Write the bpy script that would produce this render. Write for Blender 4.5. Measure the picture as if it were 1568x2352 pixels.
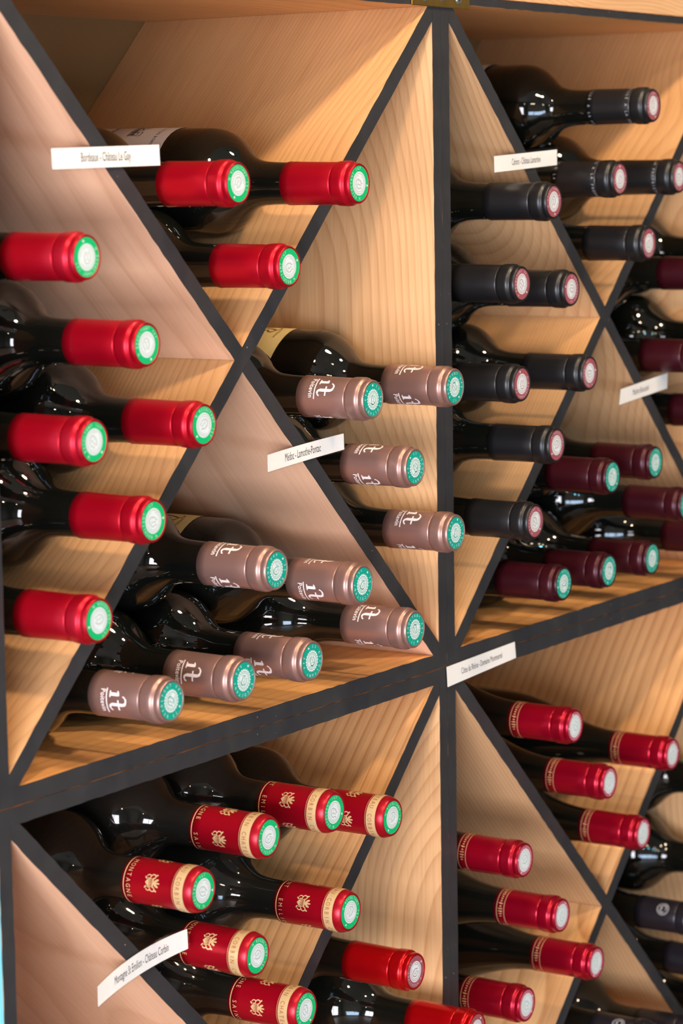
import bpy, bmesh, math, random
from mathutils import Vector, Matrix
random.seed(7)
for o in list(bpy.data.objects): bpy.data.objects.remove(o)
scene = bpy.context.scene
COL = scene.collection
MM = 0.001
Z0 = 1.05          # height of the joint between the two rows of racks above the floor

# ------------------------------------------------------------------ camera
cam_d = bpy.data.cameras.new('camera'); cam = bpy.data.objects.new('camera', cam_d); COL.objects.link(cam)
cam_d.sensor_fit = 'VERTICAL'; cam_d.sensor_height = 36.0; cam_d.sensor_width = 24.0
cam_d.lens = 5980.8 / 2352 * 36.0
_r = Vector((0.54561164, -0.83789109, -0.01569874)); _u = Vector((0.11688443, 0.05753559, 0.99147753)); _f = Vector((0.82984695, 0.54279662, -0.12932851))
cam.matrix_world = Matrix(((_r.x, _u.x, -_f.x, -1.60286), (_r.y, _u.y, -_f.y, -0.95883), (_r.z, _u.z, -_f.z, Z0 + 0.35784), (0, 0, 0, 1)))
cam_d.clip_start = 0.05
cam_d.dof.use_dof = True
cam_d.dof.focus_distance = (Vector((-0.13, -0.045, Z0 + 0.15)) - cam.matrix_world.translation).dot(_f)
cam_d.dof.aperture_fstop = 10.0
scene.camera = cam

# ------------------------------------------------------------------ world, colour management
w = bpy.data.worlds.new('sky'); scene.world = w; w.use_nodes = True
bg = w.node_tree.nodes['Background']; bg.inputs[0].default_value = (0.62, 0.80, 1.0, 1); bg.inputs[1].default_value = 1.2
vs = scene.view_settings
vs.view_transform = 'Standard'; vs.look = 'None'; vs.gamma = 1.0; vs.use_curve_mapping = False; vs.exposure = 0.70

def area_light(name, loc, target, sx, sy, power, col):
    d = bpy.data.lights.new(name, 'AREA'); d.shape = 'RECTANGLE'; d.size = sx; d.size_y = sy; d.energy = power; d.color = col
    o = bpy.data.objects.new(name, d); COL.objects.link(o); o.location = loc
    o.rotation_euler = (Vector(target) - Vector(loc)).to_track_quat('-Z', 'Y').to_euler(); return o

# daylight coming through the two shop windows (placed just outside the glass)
WIN_F = (-3.1, -0.9, 0.10, 0.85)     # front window: x0, x1, z0, z1 in the wall y = -3.6
WIN_S = (-2.6, -0.5, 0.25, 1.75)      # side window: y0, y1, z0, z1 in the wall x = -3.6
area_light('front_window_daylight', (-2.0, -3.72, 0.475), (-2.0, 0, 0.475), 2.2, .75, 60, (0.55, 0.74, 1.0))
area_light('side_window_daylight', (-3.72, -1.55, 1.0), (0, -1.55, 1.0), 2.1, 1.5, 175, (0.90, 0.89, 0.97))

# ------------------------------------------------------------------ materials
def new_mat(name):
    m = bpy.data.materials.new(name); m.use_nodes = True
    return m, m.node_tree.nodes, m.node_tree.links, m.node_tree.nodes['Principled BSDF']
def srgb(r, g, b):
    f = lambda c: (c/255/12.92) if c/255 <= 0.04045 else (((c/255)+0.055)/1.055)**2.4
    return (f(r), f(g), f(b), 1)
def plain(name, col, rough=0.5, metal=0.0, coat=0.0, spec=0.5, noise=0.0, bump=0.0, bscale=400, nscale=40, coat_rough=.1):
    m, N, L, b = new_mat(name)
    b.inputs['Base Color'].default_value = col; b.inputs['Roughness'].default_value = rough
    b.inputs['Metallic'].default_value = metal; b.inputs['Coat Weight'].default_value = coat
    b.inputs['Coat Roughness'].default_value = coat_rough
    b.inputs['Specular IOR Level'].default_value = spec
    tc = N.new('ShaderNodeTexCoord')
    if noise:
        n = N.new('ShaderNodeTexNoise'); n.inputs['Scale'].default_value = nscale; n.inputs['Detail'].default_value = 4
        L.new(tc.outputs['Object'], n.inputs['Vector'])
        mx = N.new('ShaderNodeMix'); mx.data_type = 'RGBA'
        mx.inputs[6].default_value = tuple(c*(1-noise) for c in col[:3])+(1,); mx.inputs[7].default_value = tuple(min(1, c*(1+noise)) for c in col[:3])+(1,)
        L.new(n.outputs['Fac'], mx.inputs[0]); L.new(mx.outputs[2], b.inputs['Base Color'])
    if bump:
        n = N.new('ShaderNodeTexNoise'); n.inputs['Scale'].default_value = bscale; n.inputs['Detail'].default_value = 3
        L.new(tc.outputs['Object'], n.inputs['Vector'])
        bp = N.new('ShaderNodeBump'); bp.inputs['Strength'].default_value = bump; bp.inputs['Distance'].default_value = 0.0004
        L.new(n.outputs['Fac'], bp.inputs['Height']); L.new(bp.outputs[0], b.inputs['Normal'])
    return m

def pine(name, light, dark, spacing=0.0042, zc=0.035, contrast=1.0, yoff=0.0, tilt=0.0):
    """knot-free pine: growth rings of a trunk whose axis runs along local X, cut by the board"""
    m, N, L, b = new_mat(name)
    tc = N.new('ShaderNodeTexCoord')
    at = N.new('ShaderNodeAttribute'); at.attribute_type = 'OBJECT'; at.attribute_name = 'grain_seed'
    def math_(op, a, c=None, d=None):
        n = N.new('ShaderNodeMath'); n.operation = op
        for i, v in enumerate((a, c, d)):
            if v is None: continue
            if isinstance(v, (int, float)): n.inputs[i].default_value = v
            else: L.new(v, n.inputs[i])
        return n.outputs[0]
    sep = N.new('ShaderNodeSeparateXYZ'); L.new(tc.outputs['Object'], sep.inputs[0])
    seed = at.outputs['Fac']
    X, Y, Z = sep.outputs
    def noise(sx, sy, sz, detail=2, rough=.5, off=0.0):
        cb = N.new('ShaderNodeCombineXYZ')
        L.new(math_('ADD', math_('MULTIPLY', X, sx), math_('MULTIPLY', seed, 3.7+off)), cb.inputs[0])
        L.new(math_('ADD', math_('MULTIPLY', Y, sy), off), cb.inputs[1]); L.new(math_('MULTIPLY', Z, sz), cb.inputs[2])
        n = N.new('ShaderNodeTexNoise'); n.inputs['Scale'].default_value = 1; n.inputs['Detail'].default_value = detail; n.inputs['Roughness'].default_value = rough
        L.new(cb.outputs[0], n.inputs['Vector']); return n.outputs['Fac']
    n1 = noise(1.6, 1.5, 1.5, 1); n2 = noise(3.2, 3.0, 3.0, 1, .5, 5.3); n3 = noise(5, 30, 30, 2, .5, 9.1)
    # trunk centre: y shifts per board, depth below the face varies along the length (gives cathedral arches)
    yc = math_('MULTIPLY', math_('SUBTRACT', math_('FRACT', math_('MULTIPLY', seed, 1.618)), 0.5), 0.26)
    yy = math_('ADD', math_('SUBTRACT', Y, 0.13-yoff), math_('ADD', yc, math_('MULTIPLY', math_('SUBTRACT', n1, .5), 0.05)))
    zz = math_('ADD', math_('ADD', Z, math_('ADD', zc, math_('MULTIPLY', math_('FRACT', math_('MULTIPLY', seed, 5.31)), 0.09))), math_('MULTIPLY', math_('SUBTRACT', n2, .5), 0.07))
    zz = math_('ADD', zz, math_('MULTIPLY', X, tilt))
    r = math_('SQRT', math_('ADD', math_('MULTIPLY', yy, yy), math_('MULTIPLY', zz, zz)))
    r = math_('ADD', r, math_('MULTIPLY', math_('SUBTRACT', n3, .5), 0.0016))
    ph = math_('FRACT', math_('DIVIDE', r, spacing))
    ring = math_('SUBTRACT', math_('POWER', ph, 3.2), math_('MULTIPLY', math_('GREATER_THAN', ph, .93), math_('MULTIPLY', math_('SUBTRACT', ph, .93), 14.0)))
    ring = math_('MAXIMUM', ring, 0.0)
    fib = noise(14, 520, 520, 2, .6, 2.2); tone = noise(2.0, 9, 9, 2, .5, 7.7)
    fac = math_('ADD', math_('MULTIPLY', ring, 0.50*contrast), math_('MULTIPLY', math_('SUBTRACT', fib, .5), 0.55))
    fac = math_('ADD', fac, math_('MULTIPLY', math_('SUBTRACT', tone, .42), 0.75))
    fac = math_('MINIMUM', math_('MAXIMUM', fac, 0.0), 1.0)
    mx = N.new('ShaderNodeMix'); mx.data_type = 'RGBA'; mx.inputs[6].default_value = light; mx.inputs[7].default_value = dark
    L.new(fac, mx.inputs[0])
    hs = N.new('ShaderNodeHueSaturation')
    L.new(math_('ADD', 0.90, math_('MULTIPLY', math_('FRACT', math_('MULTIPLY', seed, 2.23)), 0.18)), hs.inputs['Value'])
    L.new(mx.outputs[2], hs.inputs['Color']); L.new(hs.outputs[0], b.inputs['Base Color'])
    b.inputs['Roughness'].default_value = 0.52; b.inputs['Specular IOR Level'].default_value = 0.28
    bp = N.new('ShaderNodeBump'); bp.inputs['Strength'].default_value = 0.12; bp.inputs['Distance'].default_value = 0.0004
    L.new(fib, bp.inputs['Height']); L.new(bp.outputs[0], b.inputs['Normal'])
    return m

LT, DK = srgb(210, 166, 120), srgb(164, 108, 62)
M_PINE = pine('pine_wood', LT, DK, .0034, .075, 1.0, .03, .10)
M_FINE = pine('fine_ringed_pine', srgb(206, 158, 108), srgb(152, 98, 54), .0024, .06, .8, .22)
M_WIDE = pine('wide_ringed_pine', srgb(214, 166, 114), srgb(150, 88, 40), .0078, .05, 1.15, .20)
M_SOFT = pine('soft_streaked_pine', srgb(226, 180, 146), srgb(182, 126, 88), .019, .05, .7, .10)
M_ORANGE = pine('orange_streaked_pine', srgb(216, 160, 100), srgb(166, 96, 44), .009, .03, .8, .1)
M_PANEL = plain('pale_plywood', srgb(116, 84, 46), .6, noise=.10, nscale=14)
def paint_mat():
    m, N, L, b = new_mat('charcoal_paint')
    tc = N.new('ShaderNodeTexCoord')
    n = N.new('ShaderNodeTexNoise'); n.inputs['Scale'].default_value = 55; n.inputs['Detail'].default_value = 5; L.new(tc.outputs['Object'], n.inputs['Vector'])
    n2 = N.new('ShaderNodeTexNoise'); n2.inputs['Scale'].default_value = 190; n2.inputs['Detail'].default_value = 2; L.new(tc.outputs['Object'], n2.inputs['Vector'])
    cr = N.new('ShaderNodeValToRGB'); cr.color_ramp.elements[0].color = srgb(33, 33, 35); cr.color_ramp.elements[1].color = srgb(52, 51, 52)
    L.new(n.outputs['Fac'], cr.inputs[0])
    ch = N.new('ShaderNodeValToRGB'); ch.color_ramp.elements[0].position = .755; ch.color_ramp.elements[1].position = .775
    L.new(n2.outputs['Fac'], ch.inputs[0])
    mx = N.new('ShaderNodeMix'); mx.data_type = 'RGBA'; L.new(ch.outputs[0], mx.inputs[0]); L.new(cr.outputs[0], mx.inputs[6]); mx.inputs[7].default_value = srgb(150, 128, 108)
    L.new(mx.outputs[2], b.inputs['Base Color']); b.inputs['Roughness'].default_value = .55; b.inputs['Specular IOR Level'].default_value = .35
    bp = N.new('ShaderNodeBump'); bp.inputs['Strength'].default_value = .25; bp.inputs['Distance'].default_value = .0005
    L.new(n.outputs['Fac'], bp.inputs['Height']); L.new(bp.outputs[0], b.inputs['Normal']); return m
M_PAINT = paint_mat()
M_GLASS = plain('dark_bottle_glass', (0.0035, 0.0040, 0.0032, 1), .035, coat=0.0, spec=.55)
M_DUSTY = plain('dusty_dark_bottle_glass', (0.008, 0.0078, 0.0065, 1), .06, spec=.5)
def foil(name, col, rough=.36, metal=.75, bump=.05, coat=0.0):
    return plain(name, col, rough, metal, coat, .5, noise=.05, bump=bump, bscale=900)
M_RED = foil('red_foil', (0.44, 0.0015, 0.014, 1), .36, .62)
M_ROSE = foil('rose_brown_foil', srgb(160, 124, 114), .37, .66)
M_BLACK = foil('black_foil', (0.006, 0.006, 0.007, 1), .38, .0)
M_BURG = foil('burgundy_foil', (0.040, 0.0028, 0.007, 1), .36, .40)
M_CRED = foil('crimson_foil', (0.36, 0.0015, 0.012, 1), .32, .50)
M_BRED = foil('bright_red_foil', (0.46, 0.002, 0.005, 1), .24, .65)
M_GRED = foil('raspberry_foil', (0.32, 0.0015, 0.016, 1), .25, .62)
M_DBLK = foil('black_violet_foil', (0.008, 0.007, 0.011, 1), .33, .0)
M_GREEN = plain('green_seal_ink', (0.0, 0.36, 0.11, 1), .45)
M_TEAL = plain('teal_seal_ink', (0.0, 0.27, 0.19, 1), .42)
M_MAUVE = plain('mauve_seal_ink', srgb(142, 70, 78), .45)
M_PALE = plain('pale_lilac_seal_ink', srgb(170, 84, 100), .45)
M_WHITE = plain('white_seal_ink', srgb(198, 204, 202), .5)
M_WPRINT = plain('white_print', srgb(228, 214, 210), .5)
M_GREY = plain('grey_engraving', srgb(138, 148, 142), .5)
M_GREYPRINT = plain('silver_print', srgb(150, 150, 152), .45)
M_DARKRED = plain('dark_red_print', (0.10, 0.002, 0.004, 1), .5)
M_GOLD = plain('gold_print', srgb(218, 184, 134), .34, .35)
M_GOLDINK = plain('brown_print', srgb(150, 92, 52), .5)
M_LABEL = plain('white_label_paper', srgb(206, 192, 186), .7)
M_CREAM = plain('cream_label_paper', srgb(222, 196, 132), .7)
M_BROWNINK = plain('brown_ink', srgb(120, 72, 30), .7)
M_INK = plain('black_ink', srgb(22, 20, 20), .6)
M_CARD = plain('white_card', srgb(242, 236, 228), .55)
M_BRASS = plain('aged_brass', srgb(178, 142, 70), .32, .9, noise=.25, nscale=120, bump=.2)
M_STEEL = plain('screw_steel', srgb(190, 190, 185), .25, .9)
M_PLASTER = plain('warm_grey_plaster', srgb(128, 120, 110), .85, noise=.04, nscale=6)
M_BLUEWALL = plain('pale_blue_plaster', srgb(150, 205, 222), .8, noise=.03, nscale=4)
M_TURQ = plain('turquoise_side', srgb(120, 200, 220), .5)  # even turquoise for the outer left side of the rack
M_FLOOR = plain('oak_floor', srgb(112, 88, 66), .45, noise=.15, nscale=10)
M_WHITEPAINT = plain('white_frame_paint', srgb(225, 225, 222), .5)
M_LAMPBLACK = plain('black_lamp_metal', srgb(30, 30, 30), .4, .5)
M_BASE = plain('cabinet_grey_paint', srgb(70, 70, 70), .6)
def sleeve_mat():
    m = bpy.data.materials.new('clear_plastic'); m.use_nodes = True; N = m.node_tree.nodes; L = m.node_tree.links
    for n in list(N): N.remove(n)
    o = N.new('ShaderNodeOutputMaterial'); t = N.new('ShaderNodeBsdfTransparent'); t.inputs[0].default_value = (.975, .975, .975, 1)
    g = N.new('ShaderNodeBsdfGlossy'); g.inputs['Roughness'].default_value = .08
    f = N.new('ShaderNodeFresnel'); f.inputs[0].default_value = 1.45; mx = N.new('ShaderNodeMixShader')
    ge = N.new('ShaderNodeNewGeometry'); inv = N.new('ShaderNodeMath'); inv.operation = 'SUBTRACT'; inv.inputs[0].default_value = 1; L.new(ge.outputs['Backfacing'], inv.inputs[1])
    mu = N.new('ShaderNodeMath'); mu.operation = 'MULTIPLY'; L.new(f.outputs[0], mu.inputs[0]); L.new(inv.outputs[0], mu.inputs[1])
    L.new(mu.outputs[0], mx.inputs[0]); L.new(t.outputs[0], mx.inputs[1]); L.new(g.outputs[0], mx.inputs[2]); L.new(mx.outputs[0], o.inputs[0]); return m
M_SLEEVE = sleeve_mat()
M_PANE = sleeve_mat(); M_PANE.name = 'window_glass'
def bulb_mat(name, col, s):
    m = bpy.data.materials.new(name); m.use_nodes = True; b = m.node_tree.nodes['Principled BSDF']
    b.inputs['Emission Color'].default_value = col; b.inputs['Emission Strength'].default_value = s; b.inputs['Base Color'].default_value = col; return m
M_BULB = bulb_mat('warm_bulb', (1, .80, .52, 1), 70)
M_BULBC = bulb_mat('cyan_bulb', (.20, .75, 1, 1), 130)

# ------------------------------------------------------------------ helpers
def finish(name, me, mat, parent=None, smooth=False, mats=None):
    if mats:
        for q in mats: me.materials.append(q)
    elif mat: me.materials.append(mat)
    if smooth: me.polygons.foreach_set('use_smooth', [True]*len(me.polygons))
    o = bpy.data.objects.new(name, me); COL.objects.link(o)
    if parent: o.parent = parent
    return o
def mesh(name, verts, faces):
    me = bpy.data.meshes.new(name); me.from_pydata([tuple(v) for v in verts], [], faces); me.update(); return me
def tag(o, label=None, cat=None, group=None, kind=None):
    if label: o['label'] = label
    if cat: o['category'] = cat
    if group: o['group'] = group
    if kind: o['kind'] = kind
    return o
def empty(name, loc=(0, 0, 0)):
    o = bpy.data.objects.new(name, None); COL.objects.link(o); o.location = loc; o.empty_display_size = .02; return o
def box(x0, x1, y0, y1, z0, z1, name='part', bevel=0):
    bm = bmesh.new()
    v = [bm.verts.new((x, y, z)) for x in (x0, x1) for y in (y0, y1) for z in (z0, z1)]
    for f in ((0, 1, 3, 2), (4, 6, 7, 5), (0, 4, 5, 1), (2, 3, 7, 6), (0, 2, 6, 4), (1, 5, 7, 3)): bm.faces.new([v[i] for i in f])
    bmesh.ops.recalc_face_normals(bm, faces=bm.faces)
    if bevel: bmesh.ops.bevel(bm, geom=list(bm.edges), offset=bevel, segments=2, affect='EDGES')
    me = bpy.data.meshes.new(name); bm.to_mesh(me); bm.free(); return me
def poly_prism(pts, y0, y1, name='board', bevel=0):
    """pts: (x,z) outline, extruded from y0 to y1"""
    bm = bmesh.new()
    a = [bm.verts.new((x, y0, z)) for x, z in pts]; c = [bm.verts.new((x, y1, z)) for x, z in pts]; n = len(pts)
    bm.faces.new(a); bm.faces.new(c[::-1])
    for i in range(n): bm.faces.new((a[i], c[i], c[(i+1) % n], a[(i+1) % n]))
    bmesh.ops.recalc_face_normals(bm, faces=bm.faces)
    if bevel: bmesh.ops.bevel(bm, geom=list(bm.edges), offset=bevel, segments=1, affect='EDGES')
    me = bpy.data.meshes.new(name); bm.to_mesh(me); bm.free(); return me
def clip(poly, nx, nz, c):
    """keep nx*x+nz*z >= c"""
    out = []
    for i in range(len(poly)):
        a, b_ = poly[i], poly[(i+1) % len(poly)]
        da = nx*a[0]+nz*a[1]-c; db = nx*b_[0]+nz*b_[1]-c
        if da >= 0: out.append(a)
        if (da > 0) != (db > 0) and abs(da-db) > 1e-12:
            t = da/(da-db); out.append((a[0]+(b_[0]-a[0])*t, a[1]+(b_[1]-a[1])*t))
    return out
def lathe(prof, segs=40, name='lathe', close=True, mats_split=None):
    """prof: list of (r, z) from the top (tip) to the base"""
    vs_, fs = [], []
    rings = []
    for r, z in prof:
        if r < 1e-7: rings.append([len(vs_)]); vs_.append((0, 0, z))
        else:
            rings.append(list(range(len(vs_), len(vs_)+segs)))
            vs_ += [(r*math.cos(2*math.pi*k/segs), r*math.sin(2*math.pi*k/segs), z) for k in range(segs)]
    for a, b_ in zip(rings, rings[1:]):
        for k in range(segs):
            k2 = (k+1) % segs
            if len(a) == 1: fs.append((a[0], b_[k], b_[k2]))
            elif len(b_) == 1: fs.append((a[k], b_[0], a[k2]))
            else: fs.append((a[k], b_[k], b_[k2], a[k2]))
    me = mesh(name, vs_, fs)
    bm = bmesh.new(); bm.from_mesh(me); bmesh.ops.recalc_face_normals(bm, faces=bm.faces); bm.to_mesh(me); bm.free()
    return me
def smooth_prof(pts, n=6):
    """Catmull-Rom through (d, r)"""
    out = []
    P = [pts[0]]+list(pts)+[pts[-1]]
    for i in range(1, len(P)-2):
        for k in range(n):
            t = k/n; p0, p1, p2, p3 = P[i-1], P[i], P[i+1], P[i+2]
            q = [0.5*((2*p1[j])+(-p0[j]+p2[j])*t+(2*p0[j]-5*p1[j]+4*p2[j]-p3[j])*t*t+(-p0[j]+3*p1[j]-3*p2[j]+p3[j])*t**3) for j in (0, 1)]
            out.append(tuple(q))
    out.append(tuple(pts[-1])); return out

# ---- flat print: 2-D triangles (millimetres), later laid on a face or wrapped round a neck
_tc = {}
def text2d(s, size, sx=1.0, space=1.0, bold=0.0):
    key = (s, size, sx, space, bold)
    if key in _tc: return _tc[key]
    cu = bpy.data.curves.new('t', 'FONT'); cu.body = s; cu.size = size; cu.align_x = 'CENTER'; cu.align_y = 'CENTER'; cu.resolution_u = 2
    cu.space_character = space; cu.offset = bold
    o = bpy.data.objects.new('t', cu); COL.objects.link(o)
    bpy.context.view_layer.update()
    me = bpy.data.meshes.new_from_object(o.evaluated_get(bpy.context.evaluated_depsgraph_get()))
    me.calc_loop_triangles()
    V = [(v.co.x*sx, v.co.y) for v in me.vertices]; F = [tuple(t.vertices) for t in me.loop_triangles]
    bpy.data.objects.remove(o); bpy.data.curves.remove(cu); bpy.data.meshes.remove(me)
    _tc[key] = (V, F); return _tc[key]
def stroke2d(paths, wd):
    V, F = [], []
    for pts in paths:
        ww = wd
        if isinstance(pts, tuple) and isinstance(pts[0], (int, float)): ww, pts = pts
        q = [pts[0]]
        for a, c in zip(pts, pts[1:]):      # short steps, so that print follows the round neck
            m = max(1, math.ceil(math.hypot(c[0]-a[0], c[1]-a[1])/1.3)); q += [(a[0]+(c[0]-a[0])*k/m, a[1]+(c[1]-a[1])*k/m) for k in range(1, m+1)]
        pts = q
        n = len(pts); base = len(V)
        for i, (x, y) in enumerate(pts):
            a = pts[max(0, i-1)]; b_ = pts[min(n-1, i+1)]; dx, dy = b_[0]-a[0], b_[1]-a[1]; l = math.hypot(dx, dy) or 1
            V.append((x-dy/l*ww/2, y+dx/l*ww/2)); V.append((x+dy/l*ww/2, y-dx/l*ww/2))
        F += [(base+2*i, base+2*i+1, base+2*i+3, base+2*i+2) for i in range(n-1)]
    return V, F
def fan2d(pts):
    return list(pts), [tuple(range(len(pts)))]
def arc(cx, cy, r, a0, a1, n=10, ry=None):
    ry = r if ry is None else ry
    return [(cx+r*math.cos(math.radians(a0+(a1-a0)*i/n)), cy+ry*math.sin(math.radians(a0+(a1-a0)*i/n))) for i in range(n+1)]
def join2d(parts):
    V, F = [], []
    for (v, f), (ox, oy) in parts:
        b_ = len(V); V += [(x+ox, y+oy) for x, y in v]; F += [tuple(i+b_ for i in q) for q in f]
    return V, F
def wrap(m2, rad, z_of_v, lift=0.12, th0=0.0):
    """u runs round the neck (towards +theta), v along the axis towards the tip; rad(z) gives the radius (mm)"""
    V, F = m2; out = []
    for u, v in V:
        z = z_of_v+v; r = rad(z)+lift; th = th0+u/rad(z)
        out.append((r*math.cos(th)*MM, r*math.sin(th)*MM, z*MM))
    return out, F
def ringtext(s, size, r_mid, span, sx=.8):
    """letters set round a circle in the XY plane, tops outwards, clockwise when seen from +Z"""
    V, F = [], []
    n = len(s)
    for i, ch in enumerate(s):
        if ch == ' ': continue
        v, f = text2d(ch, size, sx); a = math.radians(span*((i+.5)/n-.5)); b_ = len(V)
        for x, y in v:
            rr = r_mid+y; V.append((rr*math.sin(a)+x*math.cos(a), rr*math.cos(a)-x*math.sin(a)))
        F += [tuple(k+b_ for k in q) for q in f]
    return V, F
def flat(m2, z):
    V, F = m2; return [(x*MM, y*MM, z) for x, y in V], F

# ------------------------------------------------------------------ the room
def struct(name, me, mat, loc=(0, 0, 0)):
    o = finish(name, me, mat); o.location = loc; o['kind'] = 'structure'; return o
RX0, RX1, RY0, RY1, RH = -3.6, 3.8, -3.6, 0.262, 2.75
struct('floor', box(RX0-.1, RX1+.1, RY0-.1, RY1+.1, -.06, 0), M_FLOOR)
struct('ceiling', box(RX0-.1, RX1+.1, RY0-.1, RY1+.1, RH, RH+.06), M_PLASTER)
struct('wall_back', box(RX0-.1, RX1+.1, RY1, RY1+.1, 0, RH), M_BLUEWALL)
struct('wall_right', box(RX1, RX1+.1, RY0, RY1, 0, RH), M_PLASTER)
def wall_with_hole(axis, c0, c1, lo, hi, h0, h1, z0, z1):
    bm = bmesh.new()
    for a0, a1, q0, q1 in ((lo, h0, 0, RH), (h1, hi, 0, RH), (h0, h1, 0, z0), (h0, h1, z1, RH)):
        me = box(a0, a1, c0, c1, q0, q1) if axis == 'x' else box(c0, c1, a0, a1, q0, q1)
        bm.from_mesh(me); bpy.data.meshes.remove(me)
    me = bpy.data.meshes.new('wall'); bm.to_mesh(me); bm.free(); return me
struct('wall_front', wall_with_hole('x', RY0-.1, RY0, RX0, RX1, *WIN_F), M_PLASTER)
struct('wall_left', wall_with_hole('y', RX0-.1, RX0, RY0, RY1, *WIN_S), M_PLASTER)
def window(name, axis, c, a0, a1, z0, z1, bars):
    root = empty(name); root['kind'] = 'structure'
    t = .05
    def bx(p0, p1, q0, q1, d0=-.03, d1=.03):
        return box(p0, p1, c+d0, c+d1, q0, q1) if axis == 'x' else box(c+d0, c+d1, p0, p1, q0, q1)
    for args in ((a0, a1, z0, z0+t), (a0, a1, z1-t, z1), (a0, a0+t, z0+t, z1-t), (a1-t, a1, z0+t, z1-t)):
        finish('window_frame', bx(*args), M_WHITEPAINT, root)
    xs = [a0+t+(a1-a0-2*t)*k/(bars+1) for k in range(bars+2)]
    for x in xs[1:-1]: finish('mullion', bx(x-.02, x+.02, z0+t, z1-t), M_WHITEPAINT, root)
    for k in range(bars+1):
        l = xs[k]+(.02 if k else 0); r_ = xs[k+1]-(.02 if k < bars else 0)
        finish('window_pane', bx(l, r_, z0+t, z1-t, -.003, .003), M_PANE, root)
window('window_1', 'x', RY0-.05, *WIN_F, 2)
window('window_2', 'y', RX0-.05, *WIN_S, 1)
for nm, me in (('baseboard_back', box(RX0, -.52, RY1-.012, RY1, 0, .09)), ('baseboard_right', box(RX1-.012, RX1, RY0, RY1-.012, 0, .09))):
    struct(nm, me, M_WHITEPAINT)

# spot lamps hanging from the ceiling (their reflections sparkle on the bottles)
def lamp(x, y, z, power, col, bulb_m, label):
    r_ = empty('pendant_spot_lamp', (x, y, RH))
    tag(r_, label, 'lamp', 'spot lamps on the ceiling')
    finish('ceiling_cup', lathe([(0, 0), (.04, 0), (.04, -.02), (0, -.02)], 20), M_LAMPBLACK, r_)
    finish('cord', lathe([(0, -.02), (.003, -.02), (.003, z-RH+.12), (0, z-RH+.12)], 8), M_LAMPBLACK, r_)
    finish('lamp_shade', lathe([(0, z-RH+.12), (.022, z-RH+.12), (.034, z-RH+.09), (.046, z-RH+.052), (.044, z-RH+.052), (.032, z-RH+.08), (0, z-RH+.08)], 24), M_LAMPBLACK, r_, True)
    br = .032
    bpr = [(0, z-RH+.06)]+[(br*math.sin(a), z-RH+.028+br*math.cos(a)) for a in [math.pi*k/8 for k in range(1, 8)]]+[(0, z-RH-.004)]
    finish('bulb', lathe(bpr, 16), bulb_m, r_, True)
    d = bpy.data.lights.new('lamp_light', 'SPOT'); d.energy = power; d.color = col; d.shadow_soft_size = .028 if power < 10 else .07; d.spot_size = math.radians(150); d.spot_blend = .5
    o = bpy.data.objects.new('lamp_light', d); COL.objects.link(o); o.parent = r_; o.location = (0, 0, z-RH-.035)
WARM = (1.0, .75, .49)
CYAN = (.35, .80, 1.0)
LAMPS = [(-1.55, -2.30, 2.05, 3, WARM, M_BULB, 'black spot lamp with a warm bulb, leftmost of the low front row'),
         (-1.42, -2.30, 2.05, 3, WARM, M_BULB, 'black spot lamp with a warm bulb, second of the low front row'),
         (-1.00, -2.40, 2.02, 3, WARM, M_BULB, 'black spot lamp with a warm bulb, third of the low front row'),
         (-0.62, -2.40, 2.02, 3, WARM, M_BULB, 'black spot lamp with a warm bulb, fourth of the low front row'),
         (-0.20, -2.50, 2.05, 3, WARM, M_BULB, 'black spot lamp with a warm bulb, fifth of the low front row'),
         (0.40, -2.50, 2.20, 3, WARM, M_BULB, 'black spot lamp with a warm bulb, right end of the low front row'),
         (-2.30, -1.90, 2.10, 3, WARM, M_BULB, 'black spot lamp with a warm bulb, near the side window'),
         (-0.95, -0.66, 2.55, 34, WARM, M_BULB, 'strong black ceiling spot lamp just in front of the rack, left one'),
         (0.10, -0.62, 2.55, 27, WARM, M_BULB, 'strong black ceiling spot lamp just in front of the rack, right one'),
         (-0.40, -1.40, 2.60, 15, WARM, M_BULB, 'strong black ceiling spot lamp one step farther from the rack'),
         (-1.22, -2.75, 1.80, 1.5, CYAN, M_BULBC, 'low black spot lamp with a cyan bulb, left one'),
         (-0.80, -2.80, 1.80, 1.5, CYAN, M_BULBC, 'low black spot lamp with a cyan bulb, right one')]
for a in LAMPS: lamp(*a)

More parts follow.
